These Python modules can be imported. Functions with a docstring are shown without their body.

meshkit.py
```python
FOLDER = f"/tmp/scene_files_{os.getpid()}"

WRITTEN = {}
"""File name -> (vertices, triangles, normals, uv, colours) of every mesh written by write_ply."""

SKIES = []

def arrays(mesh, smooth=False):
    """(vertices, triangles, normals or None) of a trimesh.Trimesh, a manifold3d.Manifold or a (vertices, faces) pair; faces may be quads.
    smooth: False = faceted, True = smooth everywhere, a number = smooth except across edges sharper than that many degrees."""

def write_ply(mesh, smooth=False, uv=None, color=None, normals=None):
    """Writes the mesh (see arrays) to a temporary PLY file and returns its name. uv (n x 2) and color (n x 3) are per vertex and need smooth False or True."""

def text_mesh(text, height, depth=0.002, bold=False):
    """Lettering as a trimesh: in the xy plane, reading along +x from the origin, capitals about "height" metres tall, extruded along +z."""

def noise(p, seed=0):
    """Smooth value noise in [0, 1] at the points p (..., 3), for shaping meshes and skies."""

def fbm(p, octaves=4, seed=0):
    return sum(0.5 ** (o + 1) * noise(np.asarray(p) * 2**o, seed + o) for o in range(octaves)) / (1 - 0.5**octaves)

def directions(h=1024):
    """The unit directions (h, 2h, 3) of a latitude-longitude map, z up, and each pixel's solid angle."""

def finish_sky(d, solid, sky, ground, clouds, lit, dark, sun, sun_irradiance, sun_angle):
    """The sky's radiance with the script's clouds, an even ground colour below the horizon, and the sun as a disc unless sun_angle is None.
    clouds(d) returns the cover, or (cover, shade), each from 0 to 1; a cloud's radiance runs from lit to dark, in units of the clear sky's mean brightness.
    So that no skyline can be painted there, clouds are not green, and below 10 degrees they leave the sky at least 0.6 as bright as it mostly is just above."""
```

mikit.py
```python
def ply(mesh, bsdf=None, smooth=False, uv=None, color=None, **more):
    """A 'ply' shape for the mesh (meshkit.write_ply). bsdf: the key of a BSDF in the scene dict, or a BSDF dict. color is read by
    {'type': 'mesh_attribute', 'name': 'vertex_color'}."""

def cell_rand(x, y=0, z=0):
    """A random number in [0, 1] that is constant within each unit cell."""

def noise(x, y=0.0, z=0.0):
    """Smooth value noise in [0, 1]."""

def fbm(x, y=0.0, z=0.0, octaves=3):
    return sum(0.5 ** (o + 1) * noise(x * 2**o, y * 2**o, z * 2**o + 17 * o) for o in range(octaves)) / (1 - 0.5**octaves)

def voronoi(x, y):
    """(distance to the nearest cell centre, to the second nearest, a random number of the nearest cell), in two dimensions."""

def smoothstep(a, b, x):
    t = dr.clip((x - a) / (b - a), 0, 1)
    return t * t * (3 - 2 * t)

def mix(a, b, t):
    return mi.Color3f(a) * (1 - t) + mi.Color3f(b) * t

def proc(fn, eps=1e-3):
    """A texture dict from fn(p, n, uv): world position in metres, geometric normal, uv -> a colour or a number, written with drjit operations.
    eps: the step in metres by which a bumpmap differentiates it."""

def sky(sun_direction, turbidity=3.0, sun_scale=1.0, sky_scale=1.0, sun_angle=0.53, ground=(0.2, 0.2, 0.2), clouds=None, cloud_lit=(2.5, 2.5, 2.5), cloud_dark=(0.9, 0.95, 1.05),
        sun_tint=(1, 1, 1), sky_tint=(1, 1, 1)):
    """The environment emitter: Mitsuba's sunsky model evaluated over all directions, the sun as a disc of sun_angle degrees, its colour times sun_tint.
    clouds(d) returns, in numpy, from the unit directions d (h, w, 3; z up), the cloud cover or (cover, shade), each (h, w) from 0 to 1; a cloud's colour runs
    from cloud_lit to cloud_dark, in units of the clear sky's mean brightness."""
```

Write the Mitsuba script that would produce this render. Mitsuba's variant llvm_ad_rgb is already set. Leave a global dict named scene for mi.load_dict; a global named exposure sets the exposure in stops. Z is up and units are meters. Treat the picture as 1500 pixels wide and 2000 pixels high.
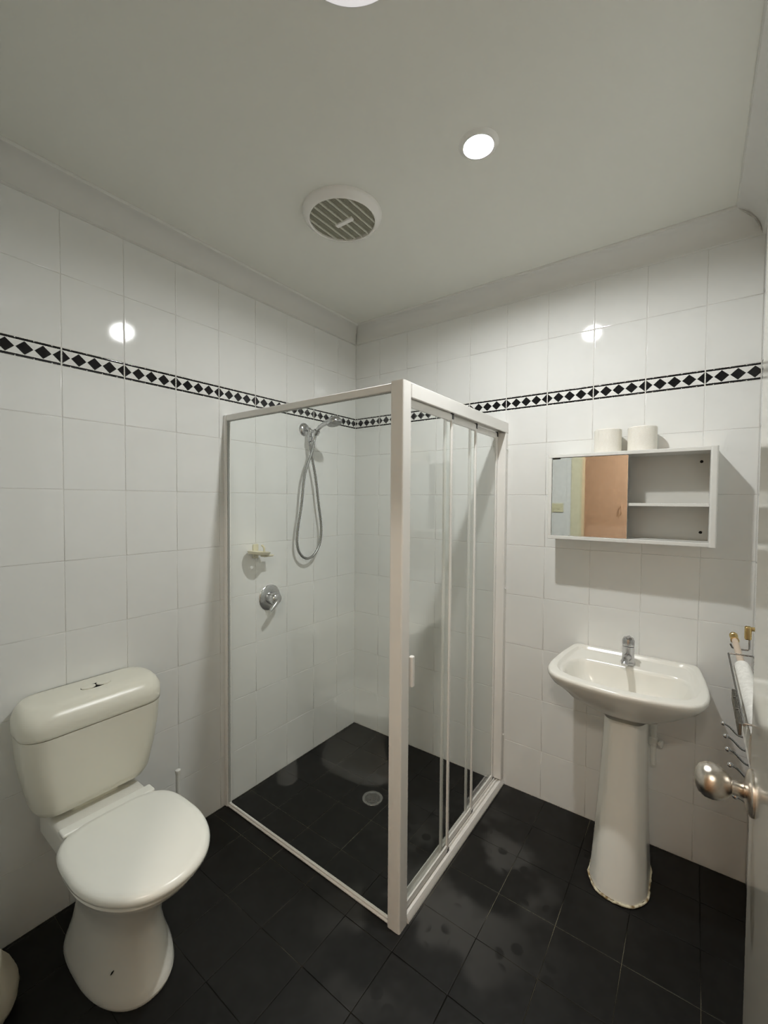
import math, random
import numpy as np, trimesh, drjit as dr, mitsuba as mi, manifold3d as m3
import shapely
from shapely.geometry import Polygon, Point, box as sbox
import mikit
from mikit import noise, fbm, smoothstep, mix, voronoi
T = mi.ScalarTransform4f
rng = random.Random(7)
scene, labels = {}, {}

# ------------------------------------------------------------------ camera, exposure, lights
exposure = 2.0
CAM = np.array([1.7727, -2.0974, 1.4553])
CR = np.array([0.80571928, 0.59226009, 0.00666533])
CU = np.array([-0.02199659, 0.0186751, 0.99958361])
CF = np.array([-0.591889, 0.8055304, -0.02807459])
scene['camera'] = {'type': 'perspective', 'fov_axis': 'x', 'fov': math.degrees(2 * math.atan(750 / 828.242)),
                   'near_clip': 0.01, 'far_clip': 50.0,
                   'to_world': T().look_at(origin=CAM.tolist(), target=(CAM + CF).tolist(), up=CU.tolist())}
DOWNLIGHT = (605.0, 610.0, 598.0)       # radiance of the downlight's lens
OYSTER = (0.118, 0.113, 0.118)          # the dim round ceiling light
HALL_LAMP = (36.0, 32.0, 27.5)          # warm lamp of the hallway behind the camera

# ------------------------------------------------------------------ room numbers
XR, YN, ZCOR, ZC = 1.958, -2.0, 2.438, 2.528     # right wall, near wall, cornice foot, ceiling
DX0, DX1, DZ = 1.005, 1.880, 2.05                # door opening in the near wall
LX, LE = 1.858, -1.152                           # open door: room-side face, free edge

# ------------------------------------------------------------------ materials
def rgb(*c):
    return {'type': 'rgb', 'value': list(c)}
def plastic(name, c, a=0.05, ior=1.5):
    scene[name] = {'type': 'twosided', 'b': {'type': 'roughplastic', 'diffuse_reflectance': c if isinstance(c, dict) else rgb(*c), 'alpha': a, 'int_ior': ior, 'nonlinear': False}}
def matte(name, c):
    scene[name] = {'type': 'twosided', 'b': {'type': 'diffuse', 'reflectance': c if isinstance(c, dict) else rgb(*c)}}
def metal(name, c, a):
    scene[name] = {'type': 'twosided', 'b': {'type': 'roughconductor', 'material': 'none', 'specular_reflectance': rgb(*c), 'alpha': a}}

plastic('m_tile', (0.77, 0.775, 0.76), 0.012)
def border_fn(p, n, uv):
    u, v = uv.x * 4, uv.y
    du = dr.abs(u - dr.floor(u + 0.5)) / 0.475
    dv = dr.abs(v - 0.5) / 0.36
    dia = smoothstep(1.05, 0.95, du + dv)
    lv = dr.abs(v - 0.5)
    line = smoothstep(0.374, 0.384, lv)
    nick = smoothstep(0.03, 0.02, dr.abs(u - dr.floor(u) - 0.5)) * smoothstep(0.445, 0.45, lv)
    return mix((0.80, 0.80, 0.78), (0.006, 0.006, 0.007), dr.maximum(dia, line * (1 - nick)))
plastic('m_border', mikit.proc(border_fn), 0.012)
matte('m_grout', mikit.proc(lambda p, n, uv: mix((0.66, 0.655, 0.62), (0.78, 0.775, 0.74), fbm(p.x * 9, p.y * 9, p.z * 5))))
def floor_fn(p, n, uv):
    k = fbm(p.x * 26, p.y * 26, 0.0, 4)
    base = 0.0045 + 0.006 * k
    dx, dy = p.x - 1.03, p.y + 0.62
    near = smoothstep(0.62, 0.10, dr.sqrt(dx * dx * 1.4 + dy * dy * 0.55))
    haze = smoothstep(0.42, 0.66, fbm(p.x * 5 + 3.1, p.y * 5, 2.0, 4)) * near          # dried soap film outside the screen
    wet = smoothstep(0.30, 0.20, voronoi(p.x * 13 + 0.3, p.y * 13)[0]) * smoothstep(0.5, 0.62, noise(p.x * 9, p.y * 9, 4.0))
    c = base + 0.050 * haze * (1 - 0.85 * wet)
    return mix((0.0, 0.0, 0.0), (1.0, 0.99, 0.96), c)
scene['m_floor'] = {'type': 'twosided', 'b': {'type': 'bumpmap', 'scale': 1.0,
    't': mikit.proc(lambda p, n, uv: 0.0011 * fbm(p.x * 45, p.y * 45, 1.0, 3), eps=2e-3),
    'b': {'type': 'roughplastic', 'diffuse_reflectance': mikit.proc(floor_fn), 'alpha': 0.27, 'int_ior': 1.34, 'nonlinear': False}}}
matte('m_floor_grout', mikit.proc(lambda p, n, uv: mix((0.012, 0.012, 0.01), (0.19, 0.175, 0.125), smoothstep(0.38, 0.66, fbm(p.x * 3.3, p.y * 3.3, 5.0)))))
matte('m_ceiling', (0.72, 0.72, 0.67))
plastic('m_cornice', (0.80, 0.795, 0.76), 0.35)
plastic('m_ceramic', (0.80, 0.79, 0.735), 0.05)
plastic('m_cistern', (0.79, 0.775, 0.675), 0.09)
plastic('m_seat', (0.88, 0.885, 0.83), 0.08)
plastic('m_frame', (0.83, 0.815, 0.785), 0.14)
plastic('m_cabinet', (0.74, 0.74, 0.71), 0.14)
plastic('m_cabinet_back', (0.58, 0.575, 0.54), 0.2)
plastic('m_white_plastic', (0.80, 0.80, 0.76), 0.15)
plastic('m_cream_plastic', (0.72, 0.68, 0.46), 0.2)
plastic('m_ivory', (0.70, 0.66, 0.48), 0.15)
plastic('m_grille', (0.66, 0.66, 0.58), 0.25)
matte('m_grille_dark', (0.46, 0.46, 0.38))
plastic('m_black', (0.012, 0.012, 0.012), 0.2)
matte('m_dark', (0.02, 0.02, 0.018))
plastic('m_door', (0.52, 0.50, 0.44), 0.018)
plastic('m_architrave', (0.76, 0.72, 0.52), 0.2)
metal('m_chrome', (0.58, 0.58, 0.59), 0.06)
metal('m_chrome_dull', (0.36, 0.36, 0.355), 0.16)
matte('m_seal', (0.44, 0.45, 0.44))
metal('m_wire', (0.42, 0.42, 0.42), 0.12)
metal('m_plate', (0.20, 0.19, 0.17), 0.25)
metal('m_brass', (0.72, 0.55, 0.26), 0.14)
metal('m_nickel', (0.66, 0.61, 0.55), 0.12)
metal('m_mirror', (0.90, 0.92, 0.91), 0.001)
scene['m_mirror'] = {'type': 'twosided', 'b': {'type': 'conductor', 'material': 'none', 'specular_reflectance': rgb(0.88, 0.91, 0.90)}}
scene['m_glass'] = {'type': 'thindielectric', 'int_ior': 1.5, 'specular_transmittance': rgb(0.975, 1.0, 0.985)}
scene['m_glass_film'] = {'type': 'thindielectric', 'int_ior': 1.5, 'specular_transmittance': rgb(0.965, 0.99, 0.975)}
matte('m_paper', mikit.proc(lambda p, n, uv: mix((0.78, 0.75, 0.68), (0.83, 0.81, 0.75), noise(p.x * 300, p.y * 300, p.z * 300))))
matte('m_towel', mikit.proc(lambda p, n, uv: mix((0.58, 0.57, 0.53), (0.82, 0.81, 0.77), fbm(p.x * 160, p.y * 160, p.z * 160))))
plastic('m_rod', (0.64, 0.52, 0.41), 0.25)
plastic('m_bag', mikit.proc(lambda p, n, uv: mix((0.55, 0.48, 0.36), (0.80, 0.75, 0.64), fbm(p.x * 14, p.y * 14, p.z * 9))), 0.3)
matte('m_sealant', mikit.proc(lambda p, n, uv: mix((0.22, 0.15, 0.07), (0.72, 0.68, 0.52), smoothstep(0.3, 0.62, fbm(p.x * 60, p.y * 60, p.z * 60)))))
plastic('m_salmon', (0.71, 0.52, 0.395), 0.12)
matte('m_hall', (0.72, 0.62, 0.48))
matte('m_hall_floor', (0.20, 0.13, 0.08))

# ------------------------------------------------------------------ helpers
def numbered(key):
    if key not in used:
        used.add(key); return key
    i = 1
    while f'{key}_{i:03d}' in used: i += 1
    used.add(f'{key}_{i:03d}'); return f'{key}_{i:03d}'
used = set()
def lab(key, label=None, cat=None, group=None, kind=None):
    d = labels.setdefault(key, {})
    for k, v in (('label', label), ('category', cat), ('group', group), ('kind', kind)):
        if v: d[k] = v
    return key
def thing(name, label, cat, group=None):
    return lab(numbered(name), label, cat, group)
def put(name, mesh, mat, parent=None, smooth=35, label=None, kind=None, **more):
    key = numbered((parent + '__' if parent else '') + name)
    scene[key] = mikit.ply(mesh, mat, smooth=smooth, **more)
    if label or kind: lab(key, label, None, None, kind)
    return key
def struct(name, mesh, mat, label=None, smooth=35, cat=None):
    key = put(name, mesh, mat, smooth=smooth)
    lab(key, label, cat, None, 'structure'); return key
def cat(*ms):
    return trimesh.util.concatenate([x for x in ms])
def bx(x0, x1, y0, y1, z0, z1, c=0.0):
    lo, hi = np.array([x0, y0, z0]), np.array([x1, y1, z1])
    if c <= 0:
        return trimesh.creation.box(bounds=[lo, hi])
    c = min(c, 0.49 * (hi - lo).min())
    pts = []
    for s in np.ndindex(2, 2, 2):
        corner = np.where(np.array(s) == 0, lo, hi); inn = np.where(np.array(s) == 0, 1, -1) * c
        for k in range(3):
            q = corner + inn; q[k] = corner[k]; pts.append(q)
    return trimesh.convex.convex_hull(np.array(pts))
def rbox(x0, x1, y0, y1, z0, z1, r, seg=12):
    r = min(r, 0.495 * min(x1 - x0, y1 - y0, z1 - z0))
    s = m3.Manifold.sphere(r, seg)
    return man(m3.Manifold.batch_hull([s.translate([x, y, z]) for x in (x0 + r, x1 - r) for y in (y0 + r, y1 - r) for z in (z0 + r, z1 - r)]))
def man(m):
    q = m.to_mesh(); return trimesh.Trimesh(q.vert_properties[:, :3], q.tri_verts, process=False)
def loft(rings, cap0=True, cap1=True, closed=True):
    R = np.array(rings, float); n, k = R.shape[:2]
    v = R.reshape(-1, 3); f = []
    for i in range(n - 1):
        for j in range(k if closed else k - 1):
            a, b = i * k + j, i * k + (j + 1) % k
            f += [[a, b, b + k], [a, b + k, a + k]]
    v = list(v)
    for on, i in ((cap0, 0), (cap1, n - 1)):
        if on:
            c = len(v); v.append(R[i].mean(0))
            for j in range(k):
                a, b = i * k + j, i * k + (j + 1) % k
                f.append([c, b, a] if i == 0 else [c, a, b])
    m = trimesh.Trimesh(np.array(v), np.array(f), process=False)
    if cap0 and cap1 and m.volume < 0: m.invert()
    return m
def frame_of(d):
    d = np.asarray(d, float) / np.linalg.norm(d)
    a = np.cross(d, [0, 0, 1.0] if abs(d[2]) < 0.9 else [1.0, 0, 0]); a /= np.linalg.norm(a)
    return d, a, np.cross(d, a)
def tube(pts, r, k=12, caps=True):
    P = np.asarray(pts, float); r = np.broadcast_to(r, (len(P),))
    t = np.gradient(P, axis=0); t /= np.linalg.norm(t, axis=1, keepdims=True)
    _, a, _b = frame_of(t[0]); rings = []
    ang = np.arange(k) * 2 * np.pi / k
    for i in range(len(P)):
        a = a - t[i] * (a @ t[i]); a /= np.linalg.norm(a); b = np.cross(t[i], a)
        rings.append(P[i] + r[i] * (np.cos(ang)[:, None] * a + np.sin(ang)[:, None] * b))
    return loft(rings, caps, caps)
def spline(pts, n=40):
    from scipy.interpolate import CubicSpline
    P = np.asarray(pts, float); s = np.r_[0, np.cumsum(np.linalg.norm(np.diff(P, axis=0), axis=1))]
    return CubicSpline(s, P)(np.linspace(0, s[-1], n))
def lathe(prof, origin=(0, 0, 0), axis=(0, 0, 1), k=40, cap0=True, cap1=True, face=None):
    """prof: (radius, height along axis) points."""
    d, a, b = frame_of(axis); ang = np.arange(k) * 2 * np.pi / k; o = np.asarray(origin, float)
    m = loft([o + d * h + max(r, 1e-5) * (np.cos(ang)[:, None] * a + np.sin(ang)[:, None] * b) for r, h in prof], cap0, cap1)
    if face is not None and (m.face_normals * m.area_faces[:, None]).sum(0) @ np.asarray(face, float) < 0: m.invert()
    return m
def poly(pts, r):
    return Polygon(pts).buffer(-r).buffer(r, quad_segs=12)
def ring(pg, c, n, z):
    """the outline of a star-shaped plan polygon sampled at even angles about c."""
    out = []
    for i in range(n):
        th = 2 * np.pi * i / n
        ln = shapely.LineString([c, (c[0] + 3 * np.cos(th), c[1] + 3 * np.sin(th))])
        q = ln.intersection(pg.exterior)
        xy = shapely.get_coordinates(q)
        g = xy[np.argmax(np.hypot(xy[:, 0] - c[0], xy[:, 1] - c[1]))]
        out.append((g[0], g[1], z))
    return np.array(out)
def extrude_y(sec, y0, y1):
    """a section in x,z along y."""
    m = trimesh.creation.extrude_polygon(sec, y1 - y0, engine='earcut')
    v = m.vertices.copy(); m.vertices = np.c_[v[:, 0], v[:, 2] + y0, v[:, 1]]
    m.invert() if m.volume < 0 else None
    return m
def extrude_x(sec, x0, x1):
    """a section in y,z along x."""
    m = trimesh.creation.extrude_polygon(sec, x1 - x0, engine='earcut')
    v = m.vertices.copy(); m.vertices = np.c_[v[:, 2] + x0, v[:, 0], v[:, 1]]
    m.invert() if m.volume < 0 else None
    return m
def xf(m, M):
    q = m.copy(); q.apply_transform(M); return q

# ------------------------------------------------------------------ the room shell and its tiles
TT = 0.006                                   # tile body; the wall body stands that far back, less the joint depth
def tile_mesh(w, h, t=0.006, e=0.0018, drop=0.0008):
    """a tile in its own (a, b, n) frame, centred, face at n=0, with a softly rolled edge."""
    rs = [(0, -t), (0, -drop), (e * 0.45, -drop * 0.28), (e, -0.00006), (e * 2.2, 0.0)]
    v, f = [], []
    for i, n in rs:
        a, b = w / 2 - i, h / 2 - i
        v += [(-a, -b, n), (a, -b, n), (a, b, n), (-a, b, n)]
    for r in range(len(rs) - 1):
        for j in range(4):
            p, q = r * 4 + j, r * 4 + (j + 1) % 4
            f += [[p, q, q + 4], [p, q + 4, p + 4]]
    k = (len(rs) - 1) * 4
    f += [[k, k + 1, k + 2], [k, k + 2, k + 3]]
    return np.array(v), np.array(f)
AX = {'left': ((0, -1, 0), (0, 0, 1), (1, 0, 0)), 'back': ((1, 0, 0), (0, 0, 1), (0, -1, 0)), 'floor': ((1, 0, 0), (0, 1, 0), (0, 0, 1)),
      'right': ((0, 1, 0), (0, 0, 1), (-1, 0, 0)), 'front': ((-1, 0, 0), (0, 0, 1), (0, 1, 0))}
cache = {}
def tile_ply(side, w, h, mat, uvx=None, **kw):
    key = (side, round(w, 4), round(h, 4), mat, uvx)
    if key not in cache:
        v, f = tile_mesh(w, h, **kw)
        A = np.array(AX[side], float)
        if np.linalg.det(A) < 0: f = f[:, ::-1]
        uv = None
        if uvx is not None:
            uv = np.c_[(v[:, 0] / w + 0.5) * (uvx[1] - uvx[0]) + uvx[0], v[:, 1] / h + 0.5]
        cache[key] = mikit.ply((v @ A, f), mat, smooth=True, uv=uv)
    return cache[key]
def axes_place(side, a, b, org, tilt):
    A = np.array(AX[side], float); c = np.asarray(org) + a * A[0] + b * A[1]
    t = T().translate(c.tolist())
    if tilt:
        t = t @ T().rotate(A[0].tolist(), math.degrees(rng.gauss(0, tilt))) @ T().rotate(A[1].tolist(), math.degrees(rng.gauss(0, tilt)))
    return t
G = 0.0016
def lay(parent, side, cols, rows, org, mat, tilt, name='tile', border=None, phase=0.0, skip=None):
    for (a0, a1) in cols:
        for (b0, b1) in rows:
            if skip and skip(a0, a1, b0, b1): continue
            w, h = a1 - a0 - G, b1 - b0 - G
            if w < 0.006 or h < 0.006: continue
            is_b = border and abs(b0 - border[0]) < 1e-6
            if is_b:
                u0, u1 = 0.0, 1.0
                if a1 - a0 < 0.199:
                    u0, u1 = (1 - (a1 - a0) / 0.2, 1.0) if a0 < 0.01 else (0.0, (a1 - a0) / 0.2)
                if side == 'back' and a0 < 0.01: u0, u1 = 1 - (a1 - a0) / 0.2, 1.0
                d = tile_ply(side, w - .0026, h, 'm_border', (round(u0, 3), round(u1, 3)))
            else:
                d = tile_ply(side, w, h, mat)
            key = numbered(f'{parent}__{"border_tile" if is_b else name}')
            scene[key] = {**d, 'to_world': axes_place(side, (a0 + a1) / 2, (b0 + b1) / 2, org, tilt)}
def cuts(first, step, end):
    e = [0.0]; x = first
    while x < end - 1e-6: e.append(x); x += step
    e.append(end); return list(zip(e[:-1], e[1:]))
ROWS = [(0, .2348), (.2348, .4848), (.4848, .7348), (.7348, .9848), (.9848, 1.2348), (1.2348, 1.4848), (1.4848, 1.7348),
        (1.7348, 1.911), (1.911, 1.974), (1.974, 2.224), (2.224, 2.474)]
BORD = (1.911, 1.974)
JD = 0.0010                                   # how far the joints lie behind the tile faces
struct('wall_left', bx(-0.12, -JD, -2.12, 0.12, -0.1, 2.62), 'm_grout', 'left wall of white glazed tiles with a black diamond border', cat='wall')
struct('wall_back', bx(-JD, 2.07, JD, 0.12, -0.1, 2.62), 'm_grout', 'back wall of white glazed tiles behind shower and basin', cat='wall')
struct('wall_right', bx(XR + JD, 2.08, -2.12, JD, -0.1, 2.62), 'm_grout', 'right wall of white tiles behind the open door', cat='wall')
fy0, fy1 = YN - 0.10, YN - JD
struct('wall_front', cat(bx(-JD, DX0 - 0.02, fy0, fy1, -0.1, 2.62), bx(DX0 - 0.02, DX1 + 0.02, fy0, fy1, DZ + 0.02, 2.62), bx(DX1 + 0.02, XR + JD, fy0, fy1, -0.1, 2.62)),
       'm_grout', 'tiled wall around the doorway, seen in the cabinet mirror', cat='wall')
lay('wall_left', 'left', cuts(.1683, .2, 2.0), ROWS, (0, 0, 0), 'm_tile', 0.0016, border=BORD)
lay('wall_back', 'back', cuts(.1916, .2, XR), ROWS, (0, 0, 0), 'm_tile', 0.0016, border=BORD)
def stuff_tiles(parent, side, cols, rows, org, skip=None):
    A = np.array(AX[side], float); ms, mb, uvb = [], [], []
    for a0, a1 in cols:
        for b0, b1 in rows:
            if skip and skip(a0, a1, b0, b1): continue
            if a1 - a0 < .01: continue
            v, f = tile_mesh(a1 - a0 - G, b1 - b0 - G)
            uv = np.c_[v[:, 0] / 0.2 + 0.5, v[:, 1] / (b1 - b0) + 0.5]
            v = (v + [(a0 + a1) / 2, (b0 + b1) / 2, 0]) @ A + np.asarray(org)
            if np.linalg.det(A) < 0: f = f[:, ::-1]
            (mb if abs(b0 - BORD[0]) < 1e-6 else ms).append(trimesh.Trimesh(v, f, process=False))
            if abs(b0 - BORD[0]) < 1e-6: uvb.append(uv)
    k = put('tiling', cat(*ms), 'm_tile', parent, smooth=True, kind='stuff')
    k = numbered(parent + '__border_tiling'); scene[k] = mikit.ply(cat(*mb), 'm_border', smooth=True, uv=np.vstack(uvb)); lab(k, kind='stuff')
stuff_tiles('wall_right', 'right', cuts(.08, .2, 2.0), ROWS, (XR, YN, 0))
fc = cuts(.075, .2, XR)
fc2 = []
for a0, a1 in fc:      # a runs from the right wall to the left
    x1, x0 = XR - a0, XR - a1
    for s0, s1 in ((x0, min(x1, DX0 - .02)), (max(x0, DX0 - .02), min(x1, DX1 + .02)), (max(x0, DX1 + .02), x1)):
        if s1 - s0 > .012: fc2.append((XR - s1, XR - s0))
stuff_tiles('wall_front', 'front', fc2, ROWS, (XR, YN, 0), skip=lambda a0, a1, b0, b1: DX0 - .021 < XR - (a0 + a1) / 2 < DX1 + .021 and (b0 + b1) / 2 < DZ + 0.02)
struct('floor', bx(-0.12, 2.07, -2.11, 0.12, -0.12, -0.0016), 'm_floor_grout', 'black tiled bathroom floor', cat='floor')
lay('floor', 'floor', [(a, b) for a, b in cuts(.0138, .2003, XR)], [(-2.0 + a, -2.0 + b) for a, b in cuts(.184, .202, 2.0)], (0, 0, 0), 'm_floor', 0.0012)
struct('ceiling', bx(-0.12, 2.07, -2.12, 0.12, ZC, ZC + 0.1), 'm_ceiling', 'plain white ceiling', cat='ceiling')
# cornice: a concave cove with small lips, mitred at the corners
th = np.linspace(0, np.pi / 2, 9)
cv = [(0.0, 0.0), (0.004, 0.0)] + [(0.010 + 0.076 * (1 - np.cos(t)), 0.004 + 0.076 * np.sin(t)) for t in th] + [(0.09, 0.086), (0.09, 0.09)]
def cove(p0, p1, inward):
    """from corner p0 to corner p1 along a wall, mitred 45 degrees at both ends."""
    p0, p1, n = (np.array(q, float) for q in (p0, p1, inward)); d = (p1 - p0) / np.linalg.norm(p1 - p0)
    rings = []
    pr = cv + [(0.0, 0.09)]
    for p, s in ((p0, 1), (p1, -1)):
        rings.append([np.r_[p + n * o + d * s * o, ZCOR + z] for o, z in pr])
    return loft(rings)
struct('trim_1', cove((0, YN), (0, 0), (1, 0)), 'm_cornice', 'white cove cornice along the left wall', cat='cornice')
struct('trim_2', cove((0, 0), (XR, 0), (0, -1)), 'm_cornice', 'white cove cornice along the back wall', cat='cornice')
struct('trim_3', cove((XR, 0), (XR, YN), (-1, 0)), 'm_cornice', 'white cove cornice along the right wall', cat='cornice')
struct('trim_4', cove((XR, YN), (0, YN), (0, 1)), 'm_cornice', 'white cove cornice above the doorway', cat='cornice')
# doorway lining and architraves
dl = thing('trim_5', 'cream door frame of the bathroom doorway, seen in the mirror', 'door frame'); lab(dl, kind='structure')
put('jamb', bx(DX0 - .02, DX0, YN - .112, YN + .002, 0, DZ, .002), 'm_architrave', dl)
put('jamb', bx(DX1, DX1 + .02, YN - .112, YN + .002, 0, DZ, .002), 'm_architrave', dl)
put('head', bx(DX0 - .02, DX1 + .02, YN - .112, YN + .002, DZ, DZ + .02, .002), 'm_architrave', dl)
for y0, y1 in ((YN + .0005, YN + .016), (YN - .128, YN - .1125)):
    put('architrave', bx(DX0 - .083, DX0 - .006, y0, y1, 0, DZ + .083, .004), 'm_architrave', dl)
    put('architrave', bx(DX0 - .083, min(DX1 + .06, XR - .003), y0, y1, DZ + .006, DZ + .083, .004), 'm_architrave', dl)
# hallway behind the camera (seen in the mirror through the doorway)
HY = -3.66
struct('wall_hallway_far', bx(-0.9, 3.2, HY - .1, HY, -.1, 2.6), 'm_hall', 'hallway wall opposite the bathroom', cat='wall')
struct('wall_hallway_left', bx(-1.0, -0.9, HY - .1, -2.0, -.1, 2.6), 'm_hall', 'end wall of the hallway', cat='wall')
struct('wall_hallway_right', bx(3.2, 3.3, HY - .1, -2.0, -.1, 2.6), 'm_hall', 'other end wall of the hallway', cat='wall')
struct('wall_hallway_near', cat(bx(-0.9, -0.12, -2.11, -2.0, -.1, 2.6), bx(2.07, 3.2, -2.11, -2.0, -.1, 2.6)), 'm_hall', 'hallway wall beside the bathroom', cat='wall')
struct('floor_hallway', bx(-0.9, 3.2, HY, -2.112, -.12, -.002), 'm_hall_floor', 'brown hallway floor', cat='floor')
struct('ceiling_hallway', bx(-0.9, 3.2, HY, -2.121, 2.5, 2.6), 'm_ceiling', 'hallway ceiling', cat='ceiling')
d2 = thing('door_2', 'salmon hallway door reflected in the cabinet mirror', 'door'); lab(d2, kind='structure')
put('leaf', bx(0.50, 1.62, HY + .001, HY + .036, 0, 2.3, .003), 'm_salmon', d2)
put('handle', tube(spline([(1.10, HY + .036, 1.33), (1.10, HY + .066, 1.335), (1.10, HY + .07, 1.37), (1.10, HY + .066, 1.405), (1.10, HY + .036, 1.41)], 20), .006), 'm_salmon', d2)
hl = thing('hallway_lamp', 'warm round lamp on the hallway ceiling', 'lamp')
put('base', lathe([(.14, 0), (.14, -.03)], (1.9, -2.9, 2.5)), 'm_white_plastic', hl)
k = put('shade', lathe([(.12, -.0301), (.11, -.06), (.07, -.085), (.0, -.095)], (1.9, -2.9, 2.5), cap0=False, cap1=False, face=(0, 0, -1)), 'm_white_plastic', hl, smooth=True)
scene[k]['emitter'] = {'type': 'area', 'radiance': rgb(*HALL_LAMP)}
# switch plate on the front wall
sw = thing('light_switch', 'cream two-gang light switch plate beside the doorway, seen in the mirror', 'switch')
put('plate', rbox(.745, .862, YN + .0004, YN + .010, 1.362, 1.438, .004), 'm_cream_plastic', sw)
for sx in (.785, .822): put('rocker', rbox(sx - .009, sx + .009, YN + .009, YN + .014, 1.388, 1.412, .002), 'm_cream_plastic', sw)

# ------------------------------------------------------------------ ceiling fittings
dlg = thing('downlight', 'lit round recessed downlight in the ceiling', 'downlight')
DLX, DLY = 1.222, -0.88
put('trim_ring', lathe([(.0262, -.0006), (.0300, -.0016), (.0380, -.0050), (.0450, -.0088), (.0470, -.0090), (.0540, -.0040), (.0600, -.0001)], (DLX, DLY, ZC), k=48, cap0=False, cap1=False), 'm_white_plastic', dlg, smooth=True)
k = put('lens', lathe([(.0262, -.0009), (.022, -.0018), (.012, -.0024), (.0, -.0026)], (DLX, DLY, ZC), k=40, cap0=False, cap1=False, face=(0, 0, -1)), 'm_white_plastic', dlg, smooth=True)
scene[k]['emitter'] = {'type': 'area', 'radiance': rgb(*DOWNLIGHT)}
oy = thing('oyster_light', 'large round white ceiling light cut by the top edge', 'ceiling light')
OX, OY, OR = 1.236, -1.494, 0.138
put('base', lathe([(OR, -.0001), (OR, -.012), (OR - .004, -.016), (OR - .008, -.016)], (OX, OY, ZC), k=64, cap0=False, cap1=False), 'm_white_plastic', oy, smooth=30)
k = put('diffuser', lathe([(OR - .008, -.016), (OR - .012, -.028), (OR - .03, -.045), (OR - .07, -.058), (0, -.064)], (OX, OY, ZC), k=64, cap0=False, cap1=False, face=(0, 0, -1)), 'm_white_plastic', oy, smooth=True)
scene[k]['emitter'] = {'type': 'area', 'radiance': rgb(*OYSTER)}
fan = thing('exhaust_fan', 'round white exhaust fan grille in the ceiling', 'fan')
FX, FY, FR = 0.680, -0.886, 0.148
put('bezel', lathe([(FR, -.0001), (FR, -.006), (FR - .004, -.014), (FR - .016, -.026), (FR - .022, -.029), (FR - .026, -.027), (FR - .027, -.010)], (FX, FY, ZC), k=72, cap0=False, cap1=False), 'm_frame', fan, smooth=40)
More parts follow.
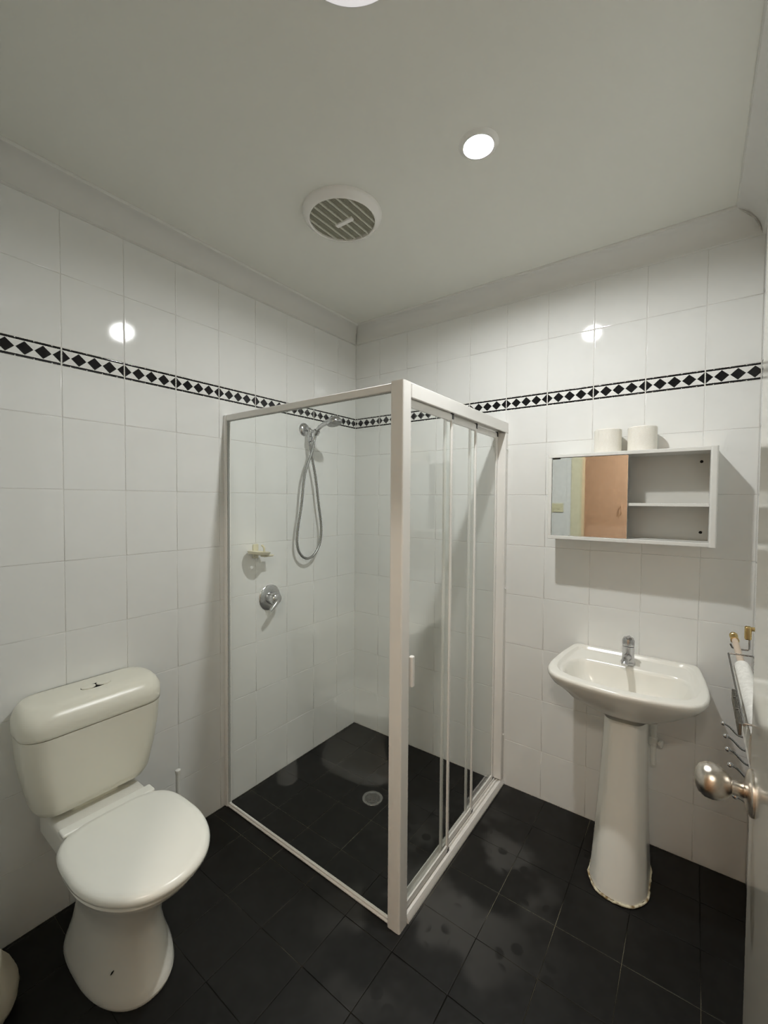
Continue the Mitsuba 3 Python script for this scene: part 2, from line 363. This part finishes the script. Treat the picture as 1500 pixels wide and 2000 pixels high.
put('inner_plate', lathe([(.0, -.0035), (FR - .027, -.0035), (FR - .027, -.0025)], (FX, FY, ZC), k=48), 'm_grille_dark', fan)
gr, ri = [], FR - .026
for q in np.arange(-0.112, 0.1125, 0.0064):
    h = math.sqrt(max(ri * ri - q * q, 0))
    if h > .01: gr.append(bx(FX - h, FX + h, FY + q - .0009, FY + q + .0009, ZC - .0215, ZC - .008))
put('grid_bars', cat(*gr), 'm_grille_dark', fan, smooth=False, kind='stuff')
for i in range(-3, 4):
    q = -0.002 + i * 0.0315
    h = math.sqrt(max(ri * ri - q * q, 0))
    put('slat', bx(FX + q - .0017, FX + q + .0017, FY - h, FY + h, ZC - .0265, ZC - .008, .0006), 'm_grille', fan)
put('centre_bar', bx(FX - .042, FX + .038, FY + .004, FY + .022, ZC - .0275, ZC - .012, .002), 'm_frame', fan)

# ------------------------------------------------------------------ shower screen
SX, SY, SZ = 1.006, -0.953, 1.846
ss = thing('shower_screen', 'white framed glass corner shower screen with sliding doors', 'shower screen')
def sec(x0, x1, a0, a1, r):
    return sbox(x0, a0, x1, a1).buffer(-r).buffer(r, quad_segs=4)
pm = trimesh.creation.extrude_polygon(sec(SX - .051, SX, SY, SY + .051, .006), SZ - .001, engine='earcut')
pm.apply_translation([0, 0, .001])
put('corner_post', pm, 'm_frame', ss, smooth=40)
# fixed pane on the left
y0, y1 = SY + .006, SY + .030
put('wall_channel', bx(.0004, .020, y0 - .002, y1 + .002, .001, SZ - .004, .002), 'm_frame', ss)
put('top_rail', bx(.020, SX - .051, y0, y1, SZ - .030, SZ - .004, .002), 'm_frame', ss)
put('bottom_rail', cat(bx(.020, SX - .051, y0 + .002, y1 - .002, .001, .009, .002), bx(.020, SX - .051, y0 + .007, y1 - .006, .009, .016, .001)), 'm_frame', ss)
put('rubber_seal', cat(bx(.0202, .0218, y0 + .006, y1 - .006, .0162, SZ - .0322), bx(.0202, SX - .0512, y0 + .006, y1 - .006, SZ - .0322, SZ - .0303)), 'm_seal', ss, smooth=False)
def pane_y(x0, x1, y, z0, z1):
    return np.array([(x0, y, z0), (x1, y, z0), (x1, y, z1), (x0, y, z1)], float), np.array([[0, 1, 2], [0, 2, 3]])
def pane_x(y0, y1, x, z0, z1):
    return np.array([(x, y0, z0), (x, y1, z0), (x, y1, z1), (x, y0, z1)], float), np.array([[0, 1, 2], [0, 2, 3]])
put('fixed_pane', pane_y(.018, SX - .049, (y0 + y1) / 2, .012, SZ - .028), 'm_glass_film', ss, smooth=False)
# door side
put('header', cat(bx(SX - .008, SX, SY + .051, -.0004, SZ - .050, SZ, .002), bx(SX - .046, SX - .008, SY + .051, -.0004, SZ - .006, SZ, .0015), bx(SX - .050, SX - .042, SY + .051, -.0004, SZ - .046, SZ, .002)), 'm_frame', ss)
sill = Polygon([(SX - .056, .001), (SX + .004, .001), (SX + .004, .010), (SX - .004, .028), (SX - .012, .030), (SX - .014, .020), (SX - .022, .019), (SX - .023, .030), (SX - .026, .030), (SX - .027, .019),
                (SX - .035, .019), (SX - .036, .032), (SX - .039, .032), (SX - .040, .022), (SX - .050, .022), (SX - .052, .038), (SX - .056, .038)])
put('sill_track', extrude_y(sill, SY + .051, -.0004), 'm_frame', ss, smooth=25)
put('wall_jamb', bx(SX - .046, SX - .001, -.034, -.0004, .034, SZ - .05, .003), 'm_frame', ss)
for z in (1.715, 1.012, 0.262):
    put('screw_cap', lathe([(.0065, 0), (.0065, .0015), (.0045, .004), (0, .005)], (SX - .001, -.014, z), (1, 0, 0), 16), 'm_white_plastic', ss, smooth=True)
def door_panel(x, ya, yb, handle=False):
    p = numbered(ss + '__door_panel')
    sw_, t = .014, .009
    scene[p] = mikit.ply(pane_x(ya + .004, yb - .004, x, .045, SZ - .066), 'm_glass')
    for a, b in ((ya, ya + sw_), (yb - sw_, yb)):
        put('stile', bx(x - t / 2, x + t / 2, a, b, .032, SZ - .052, .002), 'm_frame', p)
    put('rail', bx(x - t / 2 + .0005, x + t / 2 - .0005, ya + sw_, yb - sw_, SZ - .078, SZ - .050, .001), 'm_frame', p)
    put('rail', bx(x - t / 2 + .0005, x + t / 2 - .0005, ya + sw_, yb - sw_, .032, .056, .001), 'm_frame', p)
    put('end_clip', bx(x - .005, x + .0055, yb - .012, yb + .003, SZ - .070, SZ - .046, .001), 'm_black', p)
    put('end_clip', bx(x - .005, x + .0055, yb - .012, yb + .003, .026, .042, .001), 'm_black', p)
    if handle:
        put('handle', bx(x + t / 2, x + .020, ya + .012, ya + .030, .815, .922, .003), 'm_frame', p)
door_panel(SX - .0185, -.900, -.574, True)
door_panel(SX - .0315, -.618, -.318)
door_panel(SX - .0450 + .0005, -.362, -.040)
# floor waste
dr_ = thing('floor_drain', 'round metal drain grate in the black shower floor', 'drain')
DXc, DYc = .533, -.489
put('ring', lathe([(.051, .0003), (.050, .002), (.040, .0026), (.037, .0012), (.037, -.001)], (DXc, DYc, 0), k=40, cap0=False, cap1=False), 'm_chrome_dull', dr_, smooth=30)
put('well', lathe([(0, .0004), (.038, .0004), (.038, .0009), (0, .00095)], (DXc, DYc, 0), k=32), 'm_black', dr_)
for i in range(-4, 5):
    q = i * .0078; h = math.sqrt(.0375 ** 2 - q * q)
    m = bx(-h, h, q - .0022, q + .0022, .0009, .0022); m.apply_transform(trimesh.transformations.rotation_matrix(.6, [0, 0, 1])); m.apply_translation([DXc, DYc, 0])
    put('bar', m, 'm_chrome_dull', dr_)

# ------------------------------------------------------------------ shower fittings
sb = thing('shower_bracket', 'chrome wall outlet and holder of the hand shower', 'shower bracket')
WO = np.array([0, -.445, 1.846])
put('flange', lathe([(.036, .0004), (.036, .004), (.031, .012), (.02, .017), (.013, .019), (.013, .03)], WO, (1, 0, 0), 36), 'm_chrome', sb, smooth=40)
put('elbow', tube(spline([WO + (.024, 0, 0), WO + (.036, 0, -.001), WO + (.045, .0, -.007), WO + (.049, 0, -.020), WO + (.05, 0, -.045)], 20), .0115, 16), 'm_chrome', sb)
put('outlet', lathe([(.0118, 0), (.0145, .003), (.0145, .024), (.0115, .028)], WO + (.05, 0, -.072), (0, 0, 1), 24), 'm_chrome', sb)
hs = thing('hand_shower', 'chrome hand shower on a long looping hose', 'hand shower')
HC = np.array([.231, -.448, 1.868])
hpath = spline([WO + (.081, 0, -.062), WO + (.090, 0, -.035), WO + (.112, -.001, -.008), WO + (.16, -.002, .015), HC + (-.03, 0, .006)], 24)
put('handle', tube(hpath, np.r_[np.linspace(.0095, .0115, 12), np.linspace(.0115, .014, 12)], 16), 'm_chrome', hs)
hc_, hd_ = hpath[6], hpath[8] - hpath[5]
put('holder', lathe([(.0138, -.012), (.0178, -.011), (.0178, .011), (.0138, .012), (.0138, -.012)], hc_, hd_, 28, cap0=False, cap1=False), 'm_chrome', sb, smooth=40)
put('holder_arm', tube([WO + (.0585, 0, -.012), hc_ + (-.0158, 0, .004)], .0075, 14), 'm_chrome', sb)
ax = np.array([.30, -.02, -.95])
put('head', lathe([(0, -.022), (.018, -.021), (.032, -.013), (.041, .0), (.042, .010), (.039, .016)], HC, ax, 40, cap1=False), 'm_chrome', hs, smooth=True)
put('spray_face', lathe([(.0391, .0155), (.037, .017), (0, .0185)], HC, ax, 40, cap0=False), 'm_chrome_dull', hs)
hose = spline([WO + (.0805, 0, -.0635), WO + (.074, -.010, -.13), (.062, -.487, 1.62), (.054, -.514, 1.42), (.046, -.537, 1.255), (.044, -.520, 1.170), (.042, -.455, 1.128), (.042, -.385, 1.165),
               (.043, -.352, 1.26), (.046, -.374, 1.42), (.049, -.412, 1.62), WO + (.050, .006, -.13), WO + (.05, 0, -.0735)], 150)
put('hose', tube(hose, .0072, 10), 'm_chrome_dull', hs, smooth=True)
mx = thing('shower_mixer', 'round chrome shower mixer with a lever on the left wall', 'shower mixer')
MO = np.array([0, -.684, .947])
put('backplate', lathe([(.066, .0004), (.066, .003), (.060, .009), (.036, .014), (.033, .014)], MO, (1, 0, 0), 48), 'm_chrome', mx, smooth=40)
put('body', lathe([(.033, .012), (.033, .040), (.031, .056), (.024, .066), (.010, .070), (0, .0705)], MO, (1, 0, 0), 40, cap0=False), 'm_chrome', mx, smooth=40)
put('lever', tube(spline([MO + (.056, .0, -.004), MO + (.070, -.012, -.014), MO + (.076, -.034, -.030), MO + (.078, -.056, -.047)], 16), np.r_[np.linspace(.016, .011, 8), np.linspace(.011, .008, 8)], 14), 'm_chrome', mx)
sd = thing('soap_dish', 'cream round soap dish on the left shower wall', 'soap dish')
SO = np.array([.062, -.797, 1.190])
put('tray', lathe([(.008, -.004), (.050, -.002), (.056, .010), (.053, .011), (.047, .002), (.008, .000)], SO, (0, .12, 1), 40, cap0=False, cap1=False), 'm_ivory', sd, smooth=40)
put('bracket', cat(rbox(.0005, .010, -.790, -.758, 1.160, 1.232, .004), rbox(.006, .05, -.784, -.764, 1.178, 1.192, .004)), 'm_ivory', sd)
put('brush_hook', cat(rbox(.035, .075, -.77, -.715, 1.170, 1.180, .004), tube(spline([(.060, -.765, 1.182), (.064, -.766, 1.205), (.062, -.770, 1.222), (.055, -.776, 1.230)], 12), .005, 10)), 'm_ivory', sd)

# ------------------------------------------------------------------ toilet (faces +x, centre line y = -1.525)
to = thing('toilet', 'white close-coupled toilet with closed lid against the left wall', 'toilet')
TY = -1.525
N = 72
def egg(xb, xf, hw, z, back=3.2, front=2.2, n=N):
    """plan outline from xb to xf, half width hw: squarish behind, rounder in front."""
    c = xb + (xf - xb) * .46; out = []
    for i in range(n):
        t = 2 * np.pi * i / n; cs, sn = np.cos(t), np.sin(t)
        e = front if cs > 0 else back
        L = (xf - c) if cs > 0 else (c - xb)
        out.append((c + L * np.sign(cs) * abs(cs) ** (2 / e), TY + hw * np.sign(sn) * abs(sn) ** (2 / (2.2 if cs > 0 else back)), z))
    return np.array(out)
pan = [egg(.10, .530, .121, .0005), egg(.10, .534, .124, .012), egg(.105, .524, .121, .03), egg(.12, .50, .104, .085), egg(.13, .485, .092, .15), egg(.135, .490, .094, .21),
       egg(.13, .53, .116, .27), egg(.14, .585, .144, .32), egg(.17, .628, .158, .355), egg(.20, .640, .163, .372), egg(.21, .638, .161, .380)]
pan = [q + [0, .006 * min(1, i / 7), 0] for i, q in enumerate(pan)]
put('pan', loft(pan), 'm_ceramic', to, smooth=50)
put('shelf', rbox(.012, .262, TY - .130, TY + .138, .325, .416, .016), 'm_ceramic', to)
def offset_egg(xb, xf, hw, z, d=0):
    return egg(xb + d, xf - d, hw - d, z, 3.6, 2.0) + [0, .006, 0]
put('seat_ring', loft([offset_egg(.232, .652, .174, .3815, .006), offset_egg(.232, .652, .174, .385), offset_egg(.232, .652, .174, .396), offset_egg(.232, .652, .174, .400, .006)]), 'm_seat', to, smooth=50)
put('seat_lid', loft([offset_egg(.228, .668, .181, .4005, .008), offset_egg(.228, .668, .181, .404, .001), offset_egg(.228, .668, .181, .414), offset_egg(.228, .668, .181, .422, .004),
                      offset_egg(.228, .668, .181, .428, .012), offset_egg(.228, .668, .181, .4305, .028), offset_egg(.228, .668, .181, .432, .08), offset_egg(.228, .668, .181, .4335, .15)]), 'm_seat', to, smooth=60)
put('hinge_bar', rbox(.205, .247, TY - .132, TY + .142, .4155, .4275, .005), 'm_seat', to)
def rrect(x0, x1, hw, z, r):
    return ring(poly([(x0, TY - hw), (x1, TY - hw), (x1, TY + hw), (x0, TY + hw)], r), ((x0 + x1) / 2, TY), 96, z)
put('cistern', loft([rrect(.012, .150, .146, .440, .05), rrect(.010, .162, .158, .446, .055), rrect(.006, .175, .172, .470, .06), rrect(.004, .185, .190, .56, .06),
                     rrect(.003, .190, .202, .64, .06), rrect(.003, .195, .208, .712, .066)]), 'm_cistern', to, smooth=50)
put('flush_pipe_cover', rbox(.02, .13, TY - .07, TY + .07, .40, .436, .01), 'm_cistern', to)
put('cistern_lid', loft([rrect(.004, .192, .205, .7135, .064), rrect(.003, .1965, .2095, .715, .066), rrect(.003, .1985, .2115, .724, .068), rrect(.003, .199, .212, .742, .070), rrect(.003, .197, .211, .764, .072),
                         rrect(.004, .182, .205, .784, .072), rrect(.005, .163, .196, .796, .068), rrect(.006, .145, .184, .801, .06), rrect(.02, .125, .16, .803, .045)]), 'm_cistern', to, smooth=60)
put('button_surround', loft([np.c_[.098 + .0195 * np.cos(t_), TY + .014 + .046 * np.sin(t_), np.full(40, z)] for z in (.800, .8036) for t_ in [np.arange(40) * np.pi / 20]]), 'm_dark', to)
for s, w in ((-1, .020), (1, .024)):
    y = TY + .014 + s * .023
    put('flush_button', loft([np.c_[.098 + .0185 * q * np.cos(t_), y + .0215 * q * np.sin(t_), np.full(32, z)] for z, q in ((.8035, 1), (.8062, 1), (.8075, .85)) for t_ in [np.arange(32) * np.pi / 16]]), 'm_cistern', to)
cpt = egg(.12, .50, .104, .085)[N - 9]
put('chip_mark', loft([cpt + np.c_[.0010 * np.cos(t_) + .0025 * np.sin(t_) + q, .0016 * np.cos(t_) + .003 * np.sin(t_) - q, .005 * np.sin(t_)] for q in (-.004, .0015) for t_ in [np.arange(12) * np.pi / 6]]), 'm_dark', to)
tb = thing('toilet_brush', 'white toilet brush standing behind the toilet', 'toilet brush')
BX, BY = .095, -1.222
put('holder', lathe([(.05, .0005), (.055, .006), (.048, .11), (.043, .125), (.038, .125), (.030, .118)], (BX, BY, 0), k=32), 'm_white_plastic', tb)
put('handle', lathe([(.0085, .12), (.0085, .335), (.0105, .338), (.0105, .350), (.006, .353)], (BX, BY, 0), k=20), 'm_white_plastic', tb, smooth=40)

# ------------------------------------------------------------------ basin on its pedestal
ba = thing('washbasin', 'white ceramic pedestal washbasin under the mirror cabinet', 'washbasin')
BC = (1.567, -.25); NB = 120
hp = [(1.797, -.002), (1.808, -.07), (1.818, -.15), (1.826, -.24), (1.828, -.31), (1.822, -.365), (1.806, -.409), (1.778, -.437), (1.73, -.456), (1.66, -.470), (1.567, -.478)]
plan = poly(hp + [(2 * 1.567 - a, b) for a, b in hp[::-1][1:]], .028)
def off(d): return plan.buffer(-d, quad_segs=8)
dp = [(1.770, -.028), (1.784, -.10), (1.794, -.20), (1.798, -.29), (1.790, -.345), (1.768, -.385), (1.725, -.412), (1.65, -.430), (1.567, -.436)]
deck = poly(dp + [(2 * 1.567 - a, b) for a, b in dp[::-1][1:]], .04)
bp = [(1.748, -.140), (1.772, -.20), (1.780, -.28), (1.772, -.335), (1.748, -.372), (1.70, -.398), (1.64, -.412), (1.567, -.417)]
bowl = poly(bp + [(2 * 1.567 - a, b) for a, b in bp[::-1]], .045)
def sc(pg, k, c=(1.567, -.27)): return shapely.affinity.scale(pg, k, k, origin=c)
R = lambda pg, z: ring(pg, (pg.centroid.x, pg.centroid.y), NB, z)
pedtop = poly([(1.485, -.06), (1.649, -.06), (1.649, -.20), (1.62, -.27), (1.514, -.27), (1.485, -.20)], .035)
import shapely.affinity
body = [R(sc(pedtop, 1.02), .612), R(sc(pedtop, 1.15), .628), R(poly([(1.44, -.02), (1.694, -.02), (1.70, -.26), (1.66, -.345), (1.567, -.36), (1.474, -.345), (1.434, -.26)], .06), .665),
        R(poly([(1.385, -.006), (1.749, -.006), (1.772, -.28), (1.72, -.405), (1.567, -.425), (1.414, -.405), (1.362, -.28)], .06), .715), R(off(.022), .757), R(off(.006), .778), R(off(0), .789),
        R(off(.001), .797), R(off(.004), .802), R(off(.009), .804), R(deck.buffer(.004), .804), R(deck, .802), R(deck.buffer(-.005), .794), R(deck.buffer(-.012), .789),
        R(bowl.buffer(.006), .7865), R(bowl, .784), R(bowl.buffer(-.008), .772), R(sc(bowl, .90), .735), R(sc(bowl, .78), .695), R(sc(bowl, .60), .668), R(sc(bowl, .3), .657), R(sc(bowl, .08), .654)]
put('basin', loft(body), 'm_ceramic', ba, smooth=50)
def pr(z, w, yb, yf, r=.05):
    c = 1.567 - .003 * (1 - z)
    return ring(poly([(c - w * .72, yb), (c + w * .72, yb), (c + w, yb - .05), (c + w, yf + .08), (c + w * .62, yf + .012), (c, yf), (c - w * .62, yf + .012), (c - w, yf + .08), (c - w, yb - .05)], r), (c, (yb + yf) / 2), 72, z)
put('pedestal', loft([pr(.0075, .098, -.10, -.390, .07), pr(.02, .097, -.10, -.388, .07), pr(.07, .094, -.10, -.376, .066), pr(.2, .087, -.095, -.345, .06), pr(.36, .080, -.085, -.310, .055), pr(.5, .076, -.075, -.285, .052), pr(.625, .074, -.065, -.270, .05)]), 'm_ceramic', ba, smooth=50)
sl = [np.array(p) for p in pr(.003, .0995, -.098, -.3935, .07)]
rr = random.Random(3)
put('sealant_bead', tube(np.array([p + np.array([rr.uniform(-.0015, .0015), rr.uniform(-.0015, .0015), rr.uniform(0, .003)]) for p in sl + sl[:1]]), [rr.uniform(.003, .0055) for _ in range(73)], 8, caps=False), 'm_sealant', ba, label='crusty yellowed sealant around the foot')
put('waste', lathe([(.021, .6555), (.021, .658), (.016, .659), (.0, .657)], (1.567, -.27, 0), k=28), 'm_chrome', ba)
tp = thing('basin_tap', 'small chrome mixer tap on the back of the washbasin', 'tap')
TX, TYY = 1.562, -.105
put('base', lathe([(.026, .7885), (.026, .797), (.0225, .800), (.0215, .835), (.0215, .862)], (TX, TYY, 0), k=32), 'm_chrome', tp, smooth=40)
put('spout', tube(spline([(TX, TYY - .010, .818), (TX, TYY - .05, .829), (TX, TYY - .095, .830), (TX, TYY - .112, .818)], 20), np.linspace(.016, .0115, 20), 16), 'm_chrome', tp)
put('cap', lathe([(.0215, .864), (.0225, .868), (.0225, .884), (.018, .896), (.008, .900), (0, .9005)], (TX, TYY, 0), k=32), 'm_chrome', tp, smooth=40)
put('lever', tube(spline([(TX, TYY, .892), (TX + .004, TYY - .022, .902), (TX + .012, TYY - .06, .908)], 10), np.linspace(.011, .006, 10), 12), 'm_chrome', tp)
sv = thing('stop_valve', 'white stop valve pipe on the wall behind the pedestal', 'valve')
put('pipe', tube([(1.652, -.022, .36), (1.652, -.022, .53)], .011, 14), 'm_white_plastic', sv)
put('pipe', tube([(1.652, -.0005, .36), (1.652, -.024, .36)], .012, 14), 'm_white_plastic', sv)
put('valve_body', lathe([(.014, 0), (.017, .006), (.017, .03), (.014, .036)], (1.652, -.022, .44), k=20), 'm_white_plastic', sv)
put('handwheel', lathe([(.006, .0), (.006, .012), (.015, .014), (.015, .022), (.008, .025)], (1.662, -.026, .458), (1, -.4, 0), 20), 'm_white_plastic', sv)

# ------------------------------------------------------------------ mirror cabinet and rolls
cb = thing('mirror_cabinet', 'white wall cabinet with a half-width mirror door and an open shelf', 'cabinet')
cx0, cx1, cz0, cz1, cd = 1.240, 1.835, 1.289, 1.661, -.138
t = .015
put('top_panel', bx(cx0, cx1, cd, -.0004, cz1 - t, cz1, .0015), 'm_cabinet', cb)
put('bottom_panel', bx(cx0, cx1, cd, -.0004, cz0, cz0 + t, .0015), 'm_cabinet', cb)
put('side_panel', bx(cx0, cx0 + t, cd + .0005, -.0004, cz0 + t, cz1 - t, .001), 'm_cabinet', cb)
sp = trimesh.creation.extrude_polygon(sbox(cx1 - .022, cd - .003, cx1 + .002, -.0004).buffer(-.007).buffer(.007, quad_segs=6), cz1 - cz0, engine='earcut'); sp.apply_translation([0, 0, cz0])
put('side_panel', sp, 'm_cabinet', cb, smooth=40)
put('back_panel', bx(cx0 + t, cx1 - .022, -.010, -.0004, cz0 + t, cz1 - t), 'm_cabinet_back', cb)
put('shelf', bx(cx0 + t, cx1 - .022, cd + .016, -.010, 1.438, 1.450, .001), 'm_cabinet', cb)
md = put('mirror_door', bx(cx0 + t + .001, 1.550, cd + .0055, cd + .0095, cz0 + t + .001, cz1 - t - .001, .0004), 'm_mirror', cb, smooth=False, label='frameless sliding mirror')
put('backing', bx(cx0 + t + .001, 1.550, cd + .0097, cd + .0115, cz0 + t + .001, cz1 - t - .001), 'm_dark', md)
put('top_clip', bx(cx0 + t + .003, cx0 + t + .034, cd + .0028, cd + .0052, cz1 - t - .006, cz1 - t, .0005), 'm_dark', cb)
for hx, hz in ((1.788, 1.615), (1.790, 1.336)):
    put('screw_hole', lathe([(.0055, .0), (.0055, .0012), (.004, .0016), (0, .0018)], (hx, -.010, hz), (0, -1, 0), 16), 'm_dark', cb)
def roll(x, lbl):
    r = thing('toilet_roll', lbl, 'toilet roll', 'spare toilet rolls')
    q = random.Random(int(x * 1000)); n = 48
    wob = [1 + .006 * math.sin(3 * a * 2 * np.pi / n + q.random()) for a in range(n)]
    rings = []
    for rad, z in ((.021, .002), (.050, .0005), (.0525, .003), (.0525, .097), (.050, .0995), (.021, .098)):
        rings.append([(x + rad * (wob[a] if rad > .04 else 1) * math.cos(2 * np.pi * a / n), -.062 + rad * (wob[a] if rad > .04 else 1) * math.sin(2 * np.pi * a / n), cz1 + z) for a in range(n)])
    put('paper', loft(rings, False, False), 'm_paper', r, smooth=40)
    put('core', lathe([(.021, .0005), (.021, .098), (.0195, .098), (.0195, .0005)], (x, -.062, cz1), k=28, cap0=False, cap1=False), 'm_hall', r)
roll(1.463, 'left one of two white toilet rolls on top of the mirror cabinet')
roll(1.590, 'right one of two white toilet rolls on top of the mirror cabinet')

# ------------------------------------------------------------------ open door and what hangs on it
d1 = thing('door_1', 'open cream painted bathroom door at the right edge', 'door'); lab(d1, kind='structure')
put('leaf', bx(LX, LX + .036, YN + .03, LE, .012, 2.04, .002), 'm_door', d1, smooth=False)
for z in (.25, 1.8):
    put('hinge', tube([(LX - .002, YN + .026, z - .045), (LX - .002, YN + .026, z + .045)], .006, 12), 'm_nickel', d1)
KY, KZ = -1.196, .983
put('rose', lathe([(.036, .0002), (.036, .003), (.032, .007), (.02, .010), (.014, .012)], (LX, KY, KZ), (-1, 0, 0), 40), 'm_nickel', d1, smooth=40)
put('knob', lathe([(.0115, .008), (.0115, .026), (.014, .028), (.020, .033), (.0265, .042), (.0285, .052), (.0275, .062), (.022, .071), (.012, .076), (0, .0775)], (LX, KY, KZ), (-1, 0, 0), 48), 'm_nickel', d1, smooth=True)
RX, RZ = 1.876, 1.043
tr = thing('towel_rail', 'pale wooden towel rod in a brass bracket on the right wall', 'towel rail')
put('rod', tube([(RX, -.405, RZ), (RX, -1.135, RZ)], .0078, 18), 'm_rod', tr)
put('end_sleeve', lathe([(.0079, .0), (.0105, .0), (.0105, .012), (.0085, .014), (.0085, .050), (.0105, .052), (.0105, .062), (.0079, .063)], (RX, -.402, RZ), (0, -1, 0), 24), 'm_brass', tr, smooth=30)
put('bracket_block', rbox(1.8945, 1.9095, -.512, -.492, RZ + .018, RZ + .056, .004), 'm_brass', tr)
put('bracket_arm', tube(spline([(1.9095, -.502, RZ + .050), (1.93, -.502, RZ + .050), (XR - .0003, -.502, RZ + .050)], 8), .006, 12), 'm_brass', tr)
put('wall_plate', lathe([(.022, .0003), (.022, .003), (.012, .006)], (XR, -.502, RZ + .050), (-1, 0, 0), 28), 'm_brass', tr)
put('cradle', tube(np.array([(1.906, -.502, RZ + .03), (1.906, -.502, RZ - .008), (1.903, -.502, RZ - .013), (1.880, -.502, RZ - .0135), (1.868, -.502, RZ - .012), (1.8635, -.502, RZ - .002)]), .0024, 8), 'm_wire', tr)
tw = thing('hand_towel', 'white towel hanging over the wooden rod beside the door edge', 'towel')
prof = [(RX + .019, RZ - .092), (RX + .0185, RZ - .05), (RX + .0165, RZ - .02), (RX + .0145, RZ + .001), (RX + .007, RZ + .0135), (RX - .002, RZ + .0155), (RX - .010, RZ + .0115), (RX - .0155, RZ - .004), (RX - .0165, RZ - .03), (RX - .013, RZ - .06), (RX - .008, RZ - .085), (RX - .005, RZ - .098)]
pp = spline([(a, 0, b) for a, b in prof], 60)
nrm = np.gradient(pp, axis=0); nrm = np.stack([-nrm[:, 2], nrm[:, 1] * 0, nrm[:, 0]], 1); nrm /= np.linalg.norm(nrm, axis=1, keepdims=True)
outer = []
for u in np.linspace(0, 1, 60):
    drop = np.clip(RZ - pp[:, 2], 0, .25)
    yy = -.722 - 1.5 * drop * (1 - u) - u * .400
    w = np.stack([.0012 * np.sin(yy * 95 + drop * 20) * (drop / .1), yy, np.zeros(60)], 1)
    outer.append(pp + w)
outer = np.array(outer)
sect = np.concatenate([outer + nrm * .0024, (outer - nrm * .0024)[:, ::-1]], 1)
edge = lambda a: np.concatenate([a, a[::-1]])
sect = np.concatenate([[edge(outer[0])], sect, [edge(outer[-1])]])
put('cloth', loft(sect, False, False), 'm_towel', tw, smooth=60)
hr = thing('hook_rack', 'chrome wire rack of ball-tipped hooks hung over the towel rod', 'hook rack')
WX, WZ = 1.849, 1.068
for y in (-.702, -1.132):
    put('hanger', tube(np.array([(WX, y, WZ - .004), (WX + .001, y, WZ), (1.897, y, WZ + .002), (1.900, y, WZ - .004), (1.9015, y, .93), (1.897, y, .915)]), .0021, 8), 'm_wire', hr)
put('front_wire', tube([(WX, -.700, WZ - .001), (WX, -1.136, WZ - .001)], .0022, 8), 'm_wire', hr)
for y0_, y1_ in ((-1.135, -1.075), (-1.068, -1.015), (-1.008, -.965)):
    put('plate', bx(WX - .0075, WX - .0026, y0_, y1_, WZ - .022, WZ, .0008), 'm_plate', hr)
put('lower_wire', tube([(1.897, -.700, .915), (1.897, -1.138, .915)], .0024, 8), 'm_wire', hr)
for y, zt in ((-.748, .902), (-.848, .915), (-.926, .921), (-1.006, .927), (-1.134, .936)):
    hk = put('hook', tube(spline([(1.897, y, .915), (1.890, y, zt - .018), (1.872, y, zt - .022), (1.856, y, zt - .008), (1.841, y, zt - .001)], 20), .0023, 8), 'm_wire', hr)
    put('ball_tip', trimesh.creation.icosphere(2, .0052).apply_translation([1.8405, y, zt]), 'm_chrome', hk, smooth=True)

# ------------------------------------------------------------------ bag at the left edge
bg = thing('bin_bag', 'crumpled cream plastic bag at the left edge of the floor', 'bag')
rings = []
import meshkit
for z, r in ((.001, .10), (.02, .125), (.06, .135), (.12, .128), (.18, .108), (.23, .085), (.26, .05), (.275, .02)):
    a = np.arange(80) * 2 * np.pi / 80
    p = np.stack([np.cos(a) * 1.6, np.sin(a) * 1.6, np.full(80, z * 9)], 1)
    k_ = 1 + .22 * (meshkit.fbm(p + 5, 4, 2) - .5) + .06 * (meshkit.noise(p * 5 + 3, 1) - .5)
    rings.append(np.c_[.19 + .85 * r * k_ * np.cos(a), -1.868 + .85 * r * k_ * np.sin(a), np.full(80, z * .7)])
put('sack', loft(rings), 'm_bag', bg, smooth=60)
